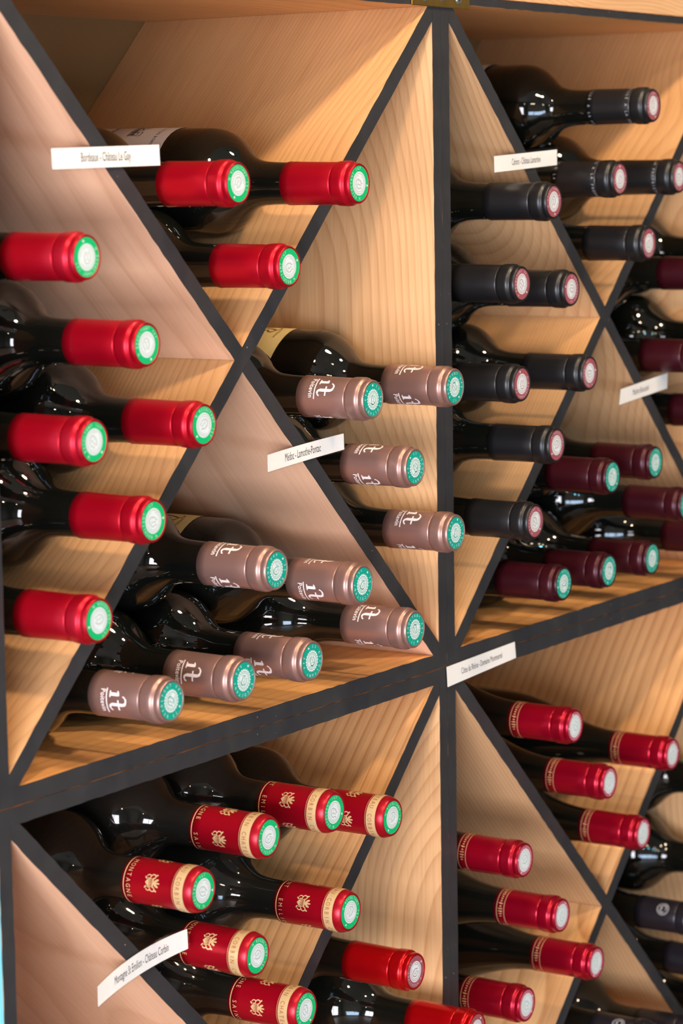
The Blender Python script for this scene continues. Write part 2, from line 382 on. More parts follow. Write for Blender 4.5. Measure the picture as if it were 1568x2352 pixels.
# ------------------------------------------------------------------ the rack: four square boxes with crossed boards
W, H, TB, TD, DEP = 500.0, 481.3, 11.0, 5.5, 248.0
def jitter(poly, amp, step=7.0):
    out = []
    area = sum(poly[i][0]*poly[(i+1) % len(poly)][1]-poly[(i+1) % len(poly)][0]*poly[i][1] for i in range(len(poly)))
    sg = 1 if area > 0 else -1
    for i in range(len(poly)):
        a, b_ = Vector(poly[i]), Vector(poly[(i+1) % len(poly)]); l = (b_-a).length
        if l < 1: continue
        n = max(1, int(l/step)); nrm = Vector((b_.y-a.y, a.x-b_.x))/l*sg
        for k in range(n):
            q = a+(b_-a)*(k/n)+nrm*(random.uniform(-amp, amp)+.05 if 0 < k else 0); out.append((q.x, q.y))
    return out
_seed = [0.13]
def board(name, poly, parent, ang, y0=0.0, y1=None, label=None, paint=True, mat=None, seed=None):
    """poly: outline on the front plane in mm (x, z); ang: direction of the grain; local X runs along the board"""
    y1 = DEP if y1 is None else y1
    cx = sum(p_[0] for p_ in poly)/len(poly); cz = sum(p_[1] for p_ in poly)/len(poly)
    ca, sa = math.cos(ang), math.sin(ang)
    loc = lambda P: [(((x-cx)*ca+(z-cz)*sa)*MM, (-(x-cx)*sa+(z-cz)*ca)*MM) for x, z in P]
    me = poly_prism(loc(poly), y0*MM, y1*MM, name, .0003)
    o = finish(name, me, mat or M_PINE, parent)
    o.location = (cx*MM, 0, cz*MM); o.rotation_euler = (0, -ang, 0)
    _seed[0] += 0.377; o['grain_seed'] = seed if seed is not None else _seed[0]
    if label: o['label'] = label
    if paint:
        e = finish('painted_front_edge', poly_prism(loc(jitter(poly, .24)), (y0-.45)*MM, (y0+.05)*MM, 'painted_front_edge'), M_PAINT, o)
    return o
def rack(ox, oz, cont, name_label, tb_top=TB, mats=None):
    MR, MSh, MSl, MBk = mats or (M_PINE, M_ORANGE, M_WIDE, M_SOFT)     # side, shelf, rising board, falling board
    root = empty('crossed_wine_rack_box', (ox*MM, 0, Z0+oz*MM))
    if ox < 0: finish('side_cladding', box(-.0032, -.00005, .0, DEP*MM, .0002, (H-.2)*MM), M_TURQ, root)  # thin sheet, evenly turquoise, over the outer left side
    tag(root, name_label, 'wine rack', 'square wine rack boxes')
    g = .38       # hairline joint between neighbouring boxes
    x0, x1, z0, z1 = g, W-g, g, H-g
    board('side_board', [(x0, z0), (TB, z0), (TB, z1), (x0, z1)], root, math.pi/2, mat=MR)
    board('side_board', [(W-TB, z0), (x1, z0), (x1, z1), (W-TB, z1)], root, math.pi/2, mat=MR)
    board('shelf_board', [(TB, z0), (W-TB, z0), (W-TB, TB), (TB, TB)], root, 0, mat=MSh)
    zt = H-tb_top
    board('shelf_board', [(TB, zt), (W-TB, zt), (W-TB, z1), (TB, z1)], root, 0, mat=MSh)
    lx, rx, lz, hz = TB, W-TB, TB, H-TB
    inner = [(lx, lz), (rx, lz), (rx, zt), (lx, zt)]
    def strip(a, b_):
        d = Vector(b_)-Vector(a); d.normalize(); n = Vector((-d.y, d.x)); a2 = Vector(a)-d*60; b2 = Vector(b_)+d*60
        P = [tuple(a2-n*TD), tuple(b2-n*TD), tuple(b2+n*TD), tuple(a2+n*TD)]
        for args in ((1, 0, lx), (-1, 0, -rx), (0, 1, lz), (0, -1, -zt)): P = clip(P, *args)
        return P, d, n
    S, sd, sn = strip((lx, lz), (rx, hz)); B, bd, bn = strip((lx, hz), (rx, lz))
    long_, (o_, od, on) = (S, (B, bd, bn)) if cont == '/' else (B, (S, sd, sn))
    ld, ln = (sd, sn) if cont == '/' else (bd, bn)
    c = Vector((W/2, H/2))
    ang = lambda d: math.atan2(d.y, d.x)
    board('diagonal_board', long_, root, ang(ld), mat=MSl if cont == '/' else MBk)
    k = ln.dot(c)
    P1 = clip(o_, ln.x, ln.y, k+TD+.15); P2 = clip(o_, -ln.x, -ln.y, -k+TD+.15)
    for P in (P1, P2): board('diagonal_board', P, root, ang(od), mat=MBk if cont == '/' else MSl)
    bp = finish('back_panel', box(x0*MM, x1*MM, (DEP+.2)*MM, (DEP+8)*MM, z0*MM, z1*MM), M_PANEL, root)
    return root
rack(-W, 0, '/', 'pine box with crossed boards, upper left, holding red and rose capped bottles', 9, (M_PINE, M_ORANGE, M_FINE, M_SOFT))
rack(0, 0, '\\', 'square pine wine box with crossed boards, upper right, holding black capped bottles', 6, (M_PINE, M_ORANGE, M_FINE, M_PINE))
rack(-W, -H, '/', 'square pine wine box with crossed boards, lower left, with gold banded red bottles', 11)
rack(0, -H, '\\', 'square pine wine box with crossed boards, lower right, with raspberry red capped bottles', 11, (M_PINE, M_ORANGE, M_WIDE, M_PINE))
# the slab lying on top of the rack and the base cabinet that carries it
slab = board('pine_top_slab', [(-W-20, H), (W+20, H), (W+20, H+38), (-W-20, H+38)], None, 0, y0=1.0, paint=False)
slab.location = (slab.location[0], 0, slab.location[2]+Z0+.0003); tag(slab, 'long bare pine slab lying on top of the wine rack', 'worktop')
cab = empty('base_cabinet', (0, 0, 0)); tag(cab, 'dark grey base cabinet standing under the wine rack', 'cabinet')
zc = Z0-H*MM-.0003
finish('cabinet_body', box(-.5, .5, .012, .248, .06, zc, 'cabinet_body', .001), M_BASE, cab)
finish('plinth', box(-.48, .48, .04, .24, 0, .06), M_LAMPBLACK, cab)
for x0, x1 in ((-.497, -.002), (.002, .497)):
    dr = finish('cabinet_door', box(x0, x1, -.004, .0115, .064, zc-.004, 'cabinet_door', .002), M_BASE, cab)
    xx = x1-.04 if x0 < 0 else x0+.03
    finish('door_handle', box(xx, xx+.01, -.022, -.0045, .3, .42, 'door_handle', .002), M_STEEL, dr)

# brass mending plate over the joint at the top
hp = empty('brass_joining_plate', (-.001, -.0008, Z0+.4905)); tag(hp, 'brass joining plate screwed over the joint at the top of the middle post', 'metal plate')
finish('plate', box(-.0395, .0395, -.0012, 0, -.0185, .0185, 'plate', .0005), M_BRASS, hp)
for x, z in ((-.022, -.0115), (.0015, -.0105), (.024, -.0115), (-.022, .011), (.024, .011)):
    s_ = finish('screw', lathe([(0, .0012), (.0025, .0011), (.0036, .0006), (.0042, 0)], 20), M_STEEL, hp, True)
    s_.location = (x, -.0012, z); s_.rotation_euler = (math.pi/2, 0, 0)
    sl = finish('screw_slot', box(-.0026, .0026, -.0004, .0004, .00115, .00135), M_INK, s_); sl.rotation_euler = (0, 0, random.uniform(0, 3))

# ------------------------------------------------------------------ bottles
LEN = 283.0
CAP = 52.5
# (distance from tip, radius)
CAP_PROF = [(0.55, 0), (0.55, 11.3), (0.35, 11.55), (0.0, 12.0), (0.15, 12.45), (0.8, 12.85), (1.8, 13.05), (3.0, 13.0), (3.9, 12.8), (4.5, 12.95), (5.1, 13.75), (5.8, 14.3), (6.8, 14.5), (8.5, 14.5), (12.4, 14.4), (14.2, 14.2), (14.75, 13.75), (15.0, 13.2), (15.3, 13.45), (15.9, 13.66), (24, 13.75), (36, 13.85), (46, 14.0), (CAP, 14.15), (CAP, 13.9)]
CAP_SOFT = [(0.45, 0), (0.45, 11.4), (0.2, 11.7), (0.0, 12.1), (0.3, 12.6), (1.5, 13.3), (3.6, 14.0), (5.2, 14.35), (6.2, 14.45), (8, 14.5), (12, 14.5), (13.4, 14.5), (14.4, 14.2), (16, 14.1), (30, 14.2), (44, 14.3), (CAP, 14.4), (CAP, 14.1)]
def cap_radius(prof):
    P = [q for q in prof[4:-1]]
    def f(z):
        d = LEN-z
        for a, b_ in zip(P, P[1:]):
            if a[0] <= d <= b_[0]: return a[1]+(b_[1]-a[1])*(d-a[0])/max(1e-6, b_[0]-a[0])
        return P[-1][1]
    return f
BORD = [(CAP-3, 13.5), (56, 13.6), (66, 13.9), (74, 14.7), (80, 16.6), (86, 20.5), (92, 26.2), (98, 31.2), (104, 34.4), (110, 35.9), (118, 36.4), (150, 36.4), (200, 36.2), (250, 36.0), (274, 35.7), (280, 34.2), (LEN-.4, 31.0)]
BURGY = [(CAP-3, 13.7), (56, 13.9), (64, 14.6), (76, 16.6), (90, 20.5), (104, 25.6), (118, 30.6), (132, 34.4), (146, 36.7), (160, 37.4), (190, 37.5), (240, 37.4), (272, 37.0), (279, 35.4), (LEN-.4, 32.0)]
def glass_mesh(prof, scale_r=1.0):
    P = smooth_prof(prof, 4)
    pts = [(0, P[0][0])]+[(r, d) for d, r in P]+[(24, LEN), (16, LEN-6), (8, LEN-16), (0, LEN-20)]
    return lathe([(min(r, 40)*scale_r*MM if r > 16.5 else r*MM, (LEN-d)*MM) for r, d in pts], 56, 'bottle_glass')
def cap_mesh(prof, name='capsule'): return lathe([(r*MM, (LEN-d)*MM) for d, r in prof], 48, name)

def zz(d): return LEN-d
def leaf(cx, cy, rx, ry, rot=0, n=12):
    return [(cx+rx*math.cos(t)*math.cos(rot)-ry*math.sin(t)*math.sin(rot), cy+rx*math.cos(t)*math.sin(rot)+ry*math.sin(t)*math.cos(rot)) for t in [2*math.pi*k/n for k in range(n)]]
# logo of two joined letters over an underline and a small word (tops towards the tip)
def logo():
    i_ = [(1.75, [(-3.9, .1), (-3.9, 5.6)]), (.75, [(-5.7, .3), (-2.2, .3)]), (.8, [(-5.7, 4.9), (-4.6, 5.7), (-3.2, 5.9)])]
    t_ = [(1.75, [(1.5, 1.4), (1.5, 8.2)]), (1.5, arc(-.75, 8.2, 2.25, 0, 60, 5)), (1.05, arc(-.75, 8.2, 2.25, 55, 120, 5)), (.7, arc(-.75, 8.2, 2.25, 115, 175, 4)),
          (.95, [(-1.0, 5.5), (4.7, 5.5)]), (1.3, arc(3.15, 1.7, 1.65, 190, 275, 6)), (.8, arc(3.15, 1.7, 1.65, 270, 350, 6))]
    lg = stroke2d(i_+t_, 1)
    ln = stroke2d([[(-6.9, -2.0), (6.9, -2.0)]], .7)
    sm = text2d('Poitevin', 4.3, .86, 1.05, .05)
    return join2d([(lg, (0, 0)), (ln, (0, 0)), (sm, (0, -4.5))])
def crest():
    parts = [(fan2d([(-2.2, 1.8), (-2.5, -.4), (-1.6, -2.6), (0, -3.9), (1.6, -2.6), (2.5, -.4), (2.2, 1.8), (0, 2.3)]), (0, 0))]
    parts += [(fan2d(leaf(0, 3.1, 1.5, 1.0)), (0, 0)), (fan2d(leaf(-1.6, 3.9, .7, 1.5, .4)), (0, 0)), (fan2d(leaf(1.6, 3.9, .7, 1.5, -.4)), (0, 0)), (fan2d(leaf(0, 5.0, .5, 1.2)), (0, 0))]
    for s_ in (-1, 1):
        parts += [(stroke2d([(.75, [(s_*2.2, 1.5)]+[(s_*(3.6+1.2*math.cos(a)), 1.2+1.5*math.sin(a)) for a in [math.pi*k/6 for k in range(6, -4, -1)]])], 1), (0, 0)),
                  (stroke2d([(.65, [(s_*(3.4+1.1*math.cos(a)), -1.8+1.3*math.sin(a)) for a in [math.pi*k/6 for k in range(7, -4, -1)]])], 1), (0, 0)),
                  (fan2d(leaf(s_*4.3, 3.2, .55, 1.1, -s_*.6)), (0, 0)), (fan2d(leaf(s_*2.6, -3.6, .5, 1.0, s_*.8)), (0, 0))]
    return join2d(parts)
def crest_lines():
    return stroke2d([(.28, [(-1.6+k*.8, 1.2), (-1.9+k*1.0, -1.6)]) for k in range(5)]+[(.25, [(-2.1, .2), (2.1, .2)])], 1)
def seal_parts(kind):
    """(name, 2-D mesh, height above the face in mm, material)"""
    if kind == 'green':
        R, rm, ink, txt, ts, rt, md = 11.3, 7.6, M_GREEN, 'N RECOLTANT 167 ', 2.6, 9.45, M_WHITE
    elif kind == 'teal':
        R, rm, ink, txt, ts, rt, md = 11.2, 6.4, M_TEAL, '33 RECOLTANT 044 ', 2.7, 9.35, M_WHITE
    elif kind == 'mauve':
        R, rm, ink, txt, ts, rt, md = 11.2, 7.4, M_MAUVE, 'N RECOLTANT 46 ', 2.3, 9.3, M_WHITE
    else:
        R, rm, ink, txt, ts, rt, md = 11.2, 8.7, M_PALE, '84 RECOLTANT ', 1.6, 9.9, M_WHITE
    circ = lambda r, n=40: [(r*math.cos(2*math.pi*k/n), r*math.sin(2*math.pi*k/n)) for k in range(n)]
    out = [('seal', fan2d(circ(R)), .08, ink)]
    if kind == 'teal':
        pts = []
        for k in range(44):
            r = rm+(.9 if k % 2 else -.1); a = 2*math.pi*k/44; pts.append((r*math.cos(a), r*math.sin(a)))
        out.append(('seal_medallion', fan2d(pts), .14, md))
    else: out.append(('seal_medallion', fan2d(circ(rm)), .14, md))
    span = 320 if kind == 'teal' else 215
    let = ringtext(txt, ts, rt, span, .78)
    dots = join2d([(fan2d(leaf(rt*math.sin(a), rt*math.cos(a), .75, .75)), (0, 0)) for a in ([math.pi] if kind != 'pale' else [math.pi*.8, math.pi*1.2])])
    out.append(('seal_lettering', join2d([(let, (0, 0)), (dots, (0, 0))]), .16, M_WHITE))
    k_ = rm/7.6
    eng = [(.28, arc(0, 0, rm*.86, 0, 360, 36)), (.22, arc(0, 0, rm*.70, 20, 340, 30)),
           (.42, [(x*k_, y*k_) for x, y in [(-1.2, 3.6), (.6, 3.9), (2.2, 2.8), (2.6, 1.0), (1.9, .2), (2.4, -.7), (1.5, -1.1), (1.4, -2.1), (.2, -2.3), (.2, -3.6)]]),
           (.36, [(x*k_, y*k_) for x, y in [(-1.2, 3.6), (-2.9, 2.2), (-3.4, .2), (-2.6, -1.8), (-2.9, -3.0)]]),
           (.32, [(x*k_, y*k_) for x, y in [(-1.6, 2.4), (-.2, 1.6), (-1.0, .2), (-.4, -1.2), (-1.6, -2.2)]]),
           (.30, [(x*k_, y*k_) for x, y in [(.8, 1.4), (1.6, 1.2)]])]
    if kind == 'teal':
        eng += [(.35, arc(0, 0, rm*.5, 60, 150, 8)), (.3, [(-1, -3), (1.6, -2.7), (3, -1.2)]), (.3, [(.4, 3.8), (3.1, 2.0)])]
    out.append(('seal_engraving', stroke2d([(w_*1.25, q) for w_, q in eng], 1), .18, {'teal': M_TEAL, 'green': M_GREY, 'mauve': M_MAUVE}.get(kind, M_GREY)))
    return out

def label_mesh(prof, d0, d1, half, drop=0.0, n=20, lift=.25):
    """paper wrapped on the body: local angle 0 is its centre"""
    V, F = [], []
    P = smooth_prof(prof, 4)
    def rad(d):
        for a, b_ in zip(P, P[1:]):
            if a[0] <= d <= b_[0]: return a[1]+(b_[1]-a[1])*(d-a[0])/max(1e-6, b_[0]-a[0])
        return P[-1][1]
    for i in range(n+1):
        t = -1+2*i/n; th = math.radians(half)*t; s_ = d0+drop*t*t
        for k in range(7):
            d = s_+(d1-s_)*k/6; r = rad(d)+lift; V.append((r*math.cos(th)*MM, r*math.sin(th)*MM, (LEN-d)*MM))
    for i in range(n):
        for k in range(6): a = i*7+k; F.append((a, a+7, a+8, a+1))
    return mesh('paper_label', V, F)
BOTTLES = [
    ('LG', -304.2, -38.8, 352.3, -304.1, 352.6, 10, 'red capped green sealed bottle just right of the Bordeaux card'),
    ('LG', -195.2, -55.9, 350.6, -197.7, 354.3, -60, 'red capped green sealed bottle with white paper label, top right of the upper left box'),
    ('LG', -250.0, -38.2, 299.9, -250.0, 301.2, 40, 'red capped green sealed bottle, lowest of three above the upper left crossing'),
    ('LG', -451.4, -38.0, 312.9, -451.4, 314.3, 150, 'red capped green sealed bottle, uppermost at the left picture edge'),
    ('LG', -398.4, -38.3, 260.4, -397.2, 263.0, -20, 'red capped green sealed bottle, second from top, just below left of the upper left crossing'),
    ('LG', -344.8, -38.7, 208.7, -343.3, 211.5, 80, 'red capped green sealed bottle, farthest right in the left compartment beside the sloping board'),
    ('LG', -451.6, -39.7, 208.8, -451.4, 211.0, 200, 'red capped green sealed bottle, middle of the left edge, partly in front of its neighbour'),
    ('LG', -398.2, -39.6, 157.2, -397.4, 159.5, -90, 'red capped green sealed bottle, second lowest of the left compartment'),
    ('LG', -451.7, -39.6, 106.3, -451.4, 107.1, 120, 'red capped green sealed bottle, lowest of the left compartment, above the rose capped ones'),
    ('M', -48.5, -38.1, 208.7, -48.6, 211.7, 67, 'cream labelled rose-brown capped bottle, upper of two overlapping the middle post'),
    ('M', -156.2, -39.2, 208.8, -155.7, 212.0, 32, 'rose-brown capped bottle in front of the cream labelled one, just above the Médoc card'),
    ('M', -102.2, -38.1, 158.1, -102.5, 158.9, 68, 'rose-brown capped bottle just right of the Médoc card'),
    ('M', -48.5, -37.8, 106.4, -48.6, 107.3, 47, 'rose-brown capped bottle whose teal seal overlaps the middle post, lower of two there'),
    ('M', -175.2, -41.2, 88.0, -174.9, 90.1, -30, 'cream labelled rose-brown capped bottle, top right of the pile on the shelf'),
    ('M', -112.1, -42.5, 48.2, -112.7, 49.0, 50, 'rose-brown capped bottle at the right end of the bottom pile, next to the board corner'),
    ('M', -275.5, -41.7, 111.6, -275.6, 114.8, 64, 'rose-brown capped bottle, top left of the pile on the shelf'),
    ('M', -237.8, -41.9, 47.3, -238.1, 50.4, -30, 'rose-brown capped bottle on the shelf, second from right in the bottom row'),
    ('M', -313.6, -42.0, 47.9, -312.6, 49.6, 17, 'rose-brown capped bottle on the shelf, second from left in the bottom row'),
    ('M', -388.2, -41.9, 48.2, -387.2, 49.1, -5, 'rose-brown capped bottle on the shelf, leftmost of the bottom row'),
    ('K', 256.8, -40.0, 405.9, 256.7, 406.0, 20, 'black capped bottle with white ring lettering, topmost of the upper right box'),
    ('K', 198.0, -40.8, 349.6, 197.8, 349.8, 55, 'black capped bottle with ring lettering, just right of the Cahors card'),
    ('K', 303.2, -40.2, 350.1, 303.2, 350.2, 100, 'black capped bottle cut by the right picture edge, level with the Cahors card'),
    ('K', 90.7, -41.5, 334.2, 88.3, 337.7, 0, 'black capped bottle with mauve seal, below the Cahors card, highest beside the middle post'),
    ('K', 250.0, -39.6, 298.9, 250.1, 299.2, 60, 'black capped bottle lowest above the upper right crossing'),
    ('K', 47.5, -38.4, 275.9, 47.6, 277.6, 200, 'black capped bottle, left of two in the second row beside the middle post'),
    ('K', 119.8, -40.2, 269.0, 119.8, 270.5, 10, 'black capped bottle, right of two in the second row beside the middle post'),
    ('K', 151.4, -38.7, 203.9, 152.8, 205.8, 90, 'black capped bottle just below the upper right crossing, beside the sloping board'),
    ('K', 47.3, -38.0, 203.6, 47.6, 205.1, 150, 'black capped bottle third row down beside the middle post, left one'),
    ('K', 99.3, -38.1, 153.9, 100.4, 155.3, 30, 'black capped bottle fourth row down beside the middle post, alone'),
    ('K', 47.4, -48.3, 103.3, 47.6, 105.6, 75, 'black capped bottle lowest beside the middle post, above the burgundy pile'),
    ('T', 260.6, -40.0, 124.7, 261.7, 125.1, 0, 'burgundy capped bottle with teal seal, topmost of the pile on the right shelf'),
    ('T', 186.9, -39.5, 120.9, 188.2, 122.2, 0, 'burgundy capped bottle with teal seal, second highest of the pile on the right shelf'),
    ('T', 321.9, -37.9, 83.4, 322.9, 84.3, 0, 'burgundy capped bottle cut by the right edge, rim of its teal seal showing'),
    ('T', 257.6, -38.7, 47.5, 258.4, 48.9, 0, 'burgundy capped bottle with teal seal, rightmost whole one on the shelf'),
    ('T', 184.1, -37.8, 47.6, 184.8, 48.7, 0, 'burgundy capped bottle with teal seal, middle one of three on the shelf'),
    ('T', 110.7, -37.5, 47.9, 111.2, 48.2, 0, 'burgundy capped bottle with teal seal, leftmost on the shelf'),
    ('T', 379.8, -40.7, 269.5, 379.6, 272.0, 0, 'burgundy capped bottle at the right edge, highest burgundy cap in view'),
    ('T', 451.9, -39.6, 283.8, 451.9, 286.0, 0, 'dark bottle body with its neck leaving the picture, topmost at the right edge compartment'),
    ('T', 350.4, -38.9, 203.1, 350.8, 202.8, 0, 'burgundy capped bottle at the right edge, just above the glaring card'),
    ('T', 451.9, -39.9, 211.8, 451.8, 209.9, 0, 'dark bottle neck behind the burgundy cap above the glaring card'),
    ('T', 404.4, -38.9, 153.1, 404.8, 152.8, 0, 'burgundy capped bottle at the right edge, just below the glaring card'),
    ('T', 386.9, -41.3, 47.3, 387.7, 49.3, 0, 'burgundy capped bottle lying on the shelf at the far right picture edge'),
    ('C', -214.3, -41.5, -57.3, -213.9, -55.9, 212, 'gold banded red capped bottle second from right in its top row, overlapping its right neighbour'),
    ('C', -288.9, -41.2, -57.4, -288.5, -54.7, 82, 'gold banded red capped bottle, second from left in the lower left box'),
    ('C', -361.1, -42.2, -74.1, -361.4, -73.8, 17, 'gold banded red capped bottle, leftmost of the lower left box'),
    ('C', -303.9, -41.2, -130.2, -303.4, -128.1, 34, 'gold banded red capped bottle, touching the Montagne card'),
    ('C', -249.9, -40.5, -181.3, -250.1, -180.3, 93, 'gold banded red capped bottle, lowest, cut by the bottom picture edge'),
    ('C', -141.6, -40.8, -76.9, -141.8, -76.7, -6, 'gold banded red capped bottle, farthest right, tip in front of the sloping board'),
    ('C', -196.1, -41.1, -129.1, -196.0, -129.0, 202, 'gold banded red capped bottle, middle right, just under the farthest right one'),
    ('R', -113.0, -40.0, -192.8, -113.0, -192.8, 0, 'plain glossy red capped bottle with mauve seal, left of the middle post near the bottom'),
    ('R', -47.1, -50.1, -252.1, -49.6, -252.1, 40, 'plain glossy red capped bottle cut by the bottom picture edge'),
    ('G', 130.3, -36.1, -65.5, 131.6, -64.2, 20, 'raspberry red capped bottle with white seal, just below the Côtes du Rhône card'),
    ('G', 298.1, -37.0, -120.6, 299.3, -119.4, 15, 'raspberry red capped bottle with white seal, upper right near the picture edge'),
    ('G', 188.7, -35.4, -121.9, 190.3, -120.2, 22, 'raspberry red capped bottle, third from the top right of the falling board'),
    ('G', 244.6, -36.8, -175.2, 245.7, -174.0, 18, 'raspberry red capped bottle with white seal, lowest above the lower right crossing'),
    ('G', 49.2, -36.5, -151.8, 50.1, -151.3, 30, 'raspberry red capped bottle, topmost of those beside the middle post'),
    ('G', 102.2, -39.0, -207.1, 102.5, -207.2, 25, 'raspberry red capped bottle, second of those beside the middle post, capsule clear of it'),
    ('G', 158.0, -39.3, -259.6, 158.2, -259.8, 35, 'raspberry red capped bottle just below left of the lower right crossing, farthest from the post'),
    ('G', 49.4, -37.4, -262.9, 49.9, -263.0, 20, 'raspberry red capped bottle, lowest beside the middle post'),
    ('D', 452.1, -43.1, -179.0, 451.7, -177.1, 0, 'black bottle at the right edge, topmost of the lower right dark ones'),
    ('D', 452.2, -40.8, -251.0, 451.4, -252.9, 90, 'black bottle at the right edge, second from the top of the lower right dark ones'),
    ('D', 343.8, -37.7, -272.5, 344.0, -270.8, 38, 'black capped bottle with a round grey emblem, just right of the lower right crossing'),
    ('D', 399.8, -36.4, -328.1, 398.5, -320.3, 140, 'black bottle resting on the sloping board, below the emblem one near the right edge'),
    ('D', 452.2, -37.7, -379.8, 452.0, -370.6, 220, 'black bottle lowest on the sloping board at the right edge'),
    ('D', 247.3, -44.0, -346.2, 245.5, -345.7, 48, 'black bottle with a round grey emblem at the bottom picture edge'),
    ('D', 319.3, -48.1, -362.1, 315.4, -368.7, 200, 'black bottle behind the emblem one at the bottom right corner'),
]

def text_ring(s, size, span, rad, d, sx=.8, lift=.14, phase=0.0, bold=0.0):
    """characters spread round the neck over `span` degrees, first one uppermost"""
    V, F = [], []; n = len(s)
    for i, ch in enumerate(s):
        if ch == ' ': continue
        v2, f = text2d(ch, size, sx, 1.0, bold); th = math.radians(span*((i+.5)/n-.5)+phase)
        vv, ff = wrap((v2, f), rad, zz(d), lift, th); b_ = len(V); V += vv; F += [tuple(k+b_ for k in q) for q in ff]
    return V, F
def band(rad, d0, d1, lift=.08, n=48, arc_=360, th0=0):
    V, F = [], []
    ks = 5
    for i in range(n+1):
        th = math.radians(th0-arc_/2+arc_*i/n)
        for k in range(ks):
            d = d0+(d1-d0)*k/(ks-1); r = rad(zz(d))+lift; V.append((r*math.cos(th)*MM, r*math.sin(th)*MM, zz(d)*MM))
    for i in range(n):
        for k in range(ks-1): a = i*ks+k; F.append((a, a+ks, a+ks+1, a+1))
    return V, F
def cat3(*ms):
    V, F = [], []
    for v, f in ms:
        b_ = len(V); V += list(v); F += [tuple(k+b_ for k in q) for q in f]
    return V, F
def subdiv_logo(m2, rad, zc, lift, th0): return wrap(m2, rad, zc, lift, th0)

R1, R2 = cap_radius(CAP_PROF), cap_radius(CAP_SOFT)
sc2 = lambda m, k: ([(x*k, y*k) for x, y in m[0]], m[1])
LOGO, CREST, CLINES = sc2(logo(), 1.15), sc2(crest(), 1.08), sc2(crest_lines(), 1.08)
emblem = join2d([(stroke2d([(.5, arc(0, 0, 5.2, 0, 360, 30)), (.35, arc(0, 0, 4.3, 0, 360, 26)), (.8, arc(-1, .6, 2.2, 40, 300, 12)), (.8, arc(1.4, -.4, 1.7, 180, 420, 12)), (.7, [(-2, -2.4), (0, -1.2), (2, -2.6)])], 1), (0, 0))])
def rb(z): return 14.4
TYPES = {}
def make_type(key, glass_prof, gmat, cap_prof, cmat, seal, prints, gs=1.0):
    t = {'glass': (glass_mesh(glass_prof, gs), gmat), 'cap': (cap_mesh(cap_prof), cmat), 'prints': [], 'seal': [], 'prof': glass_prof}
    t['glass'][0].materials.append(gmat); t['cap'][0].materials.append(cmat)
    for me in (t['glass'][0], t['cap'][0]): me.polygons.foreach_set('use_smooth', [True]*len(me.polygons))
    for nm, vf, m in prints:
        me = mesh(nm, *vf); me.materials.append(m); t['prints'].append((nm, me))
    for nm, m2, h, m in seal_parts(seal):
        V, F = flat(m2, (LEN-.5+h)*MM); me = mesh(nm, V, F); me.materials.append(m); t['seal'].append((nm, me))
    TYPES[key] = t
make_type('LG', BORD, M_GLASS, CAP_PROF, M_RED, 'green',
          [('embossed_lettering', cat3(text_ring('CHATEAU LE GAY', 2.6, 110, R1, 46.0, .8, .06), text_ring('CHATEAU LE GAY', 2.6, 110, R1, 46.0, .8, .06, 180)), M_DARKRED)])
make_type('M', BORD, M_GLASS, CAP_PROF, M_ROSE, 'teal',
          [('printed_logo', wrap(LOGO, R1, zz(36.0), .12, math.radians(120*k)), M_WPRINT) for k in range(3)])
make_type('K', BORD, M_GLASS, CAP_PROF, M_BLACK, 'mauve', [], .975)
make_type('KT', BORD, M_GLASS, CAP_PROF, M_BLACK, 'mauve',
          [('ring_lettering', text_ring('MIS EN BOUTEILLE A LA PROPRIETE ', 3.5, 360, R1, 17.6, .85), M_GREYPRINT), ('ring_lettering', text_ring('MIS EN BOUTEILLE A LA PROPRIETE ', 3.0, 360, R1, 50.0, .85), M_GREYPRINT)], .975)
make_type('T', BORD, M_GLASS, CAP_PROF, M_BURG, 'teal', [])
make_type('C', BORD, M_DUSTY, CAP_SOFT, M_CRED, 'green',
          [('gold_band', band(R2, 5.6, 13.9, .07), M_GOLD),
           ('band_lettering', cat3(*[text_ring('CHATEAU CORBIN ', 4.7, 180, R2, 9.9, .70, .16, 180*k-32) for k in (0, 1)]), M_GOLDINK),
           ('gold_line', band(R2, 50.2, 50.9, .10), M_GOLD),
           ('gold_lettering', text_ring('MONTAGNE  SAINT  EMILION', 4.6, 330, R2, 47.2, .80, .14, 105), M_GOLD)]
          + [('gold_crest', wrap(CREST, R2, zz(30.0), .12, math.radians(90*k)), M_GOLD) for k in range(4)]
          + [('crest_lines', wrap(CLINES, R2, zz(30.0), .2, math.radians(90*k)), M_CRED) for k in range(4)])
make_type('R', BORD, M_GLASS, CAP_PROF, M_BRED, 'mauve', [])
ill = []
rnd = random.Random(3)
for k in range(46):          # worn, unreadable gold print
    th = 360*k/46
    if k % 23 in (6, 7, 8, 9): continue
    hgt = rnd.choice((1.6, 2.6, 3.4)); ill.append((.55, [(k*1.95, -hgt/2), (k*1.95, hgt/2)]))
    if rnd.random() < .5: ill.append((.4, [(k*1.95-.5, 0), (k*1.95+.8, rnd.uniform(-1.5, 1.5))]))
make_type('G', BURGY, M_GLASS, CAP_PROF, M_GRED, 'pale',
          [('gold_line', band(R1, 43.2, 43.6, .1), M_GOLD), ('gold_line', band(R1, 49.6, 50.0, .1), M_GOLD), ('gold_print', wrap(stroke2d(ill, 1), R1, zz(46.5), .12), M_GOLD)])
make_type('D', BORD, M_GLASS, CAP_PROF, M_DBLK, 'pale', [])
make_type('DE', BORD, M_GLASS, CAP_PROF, M_DBLK, 'pale', [('round_emblem', wrap(emblem, R1, zz(27.0), .12), M_GREYPRINT)])
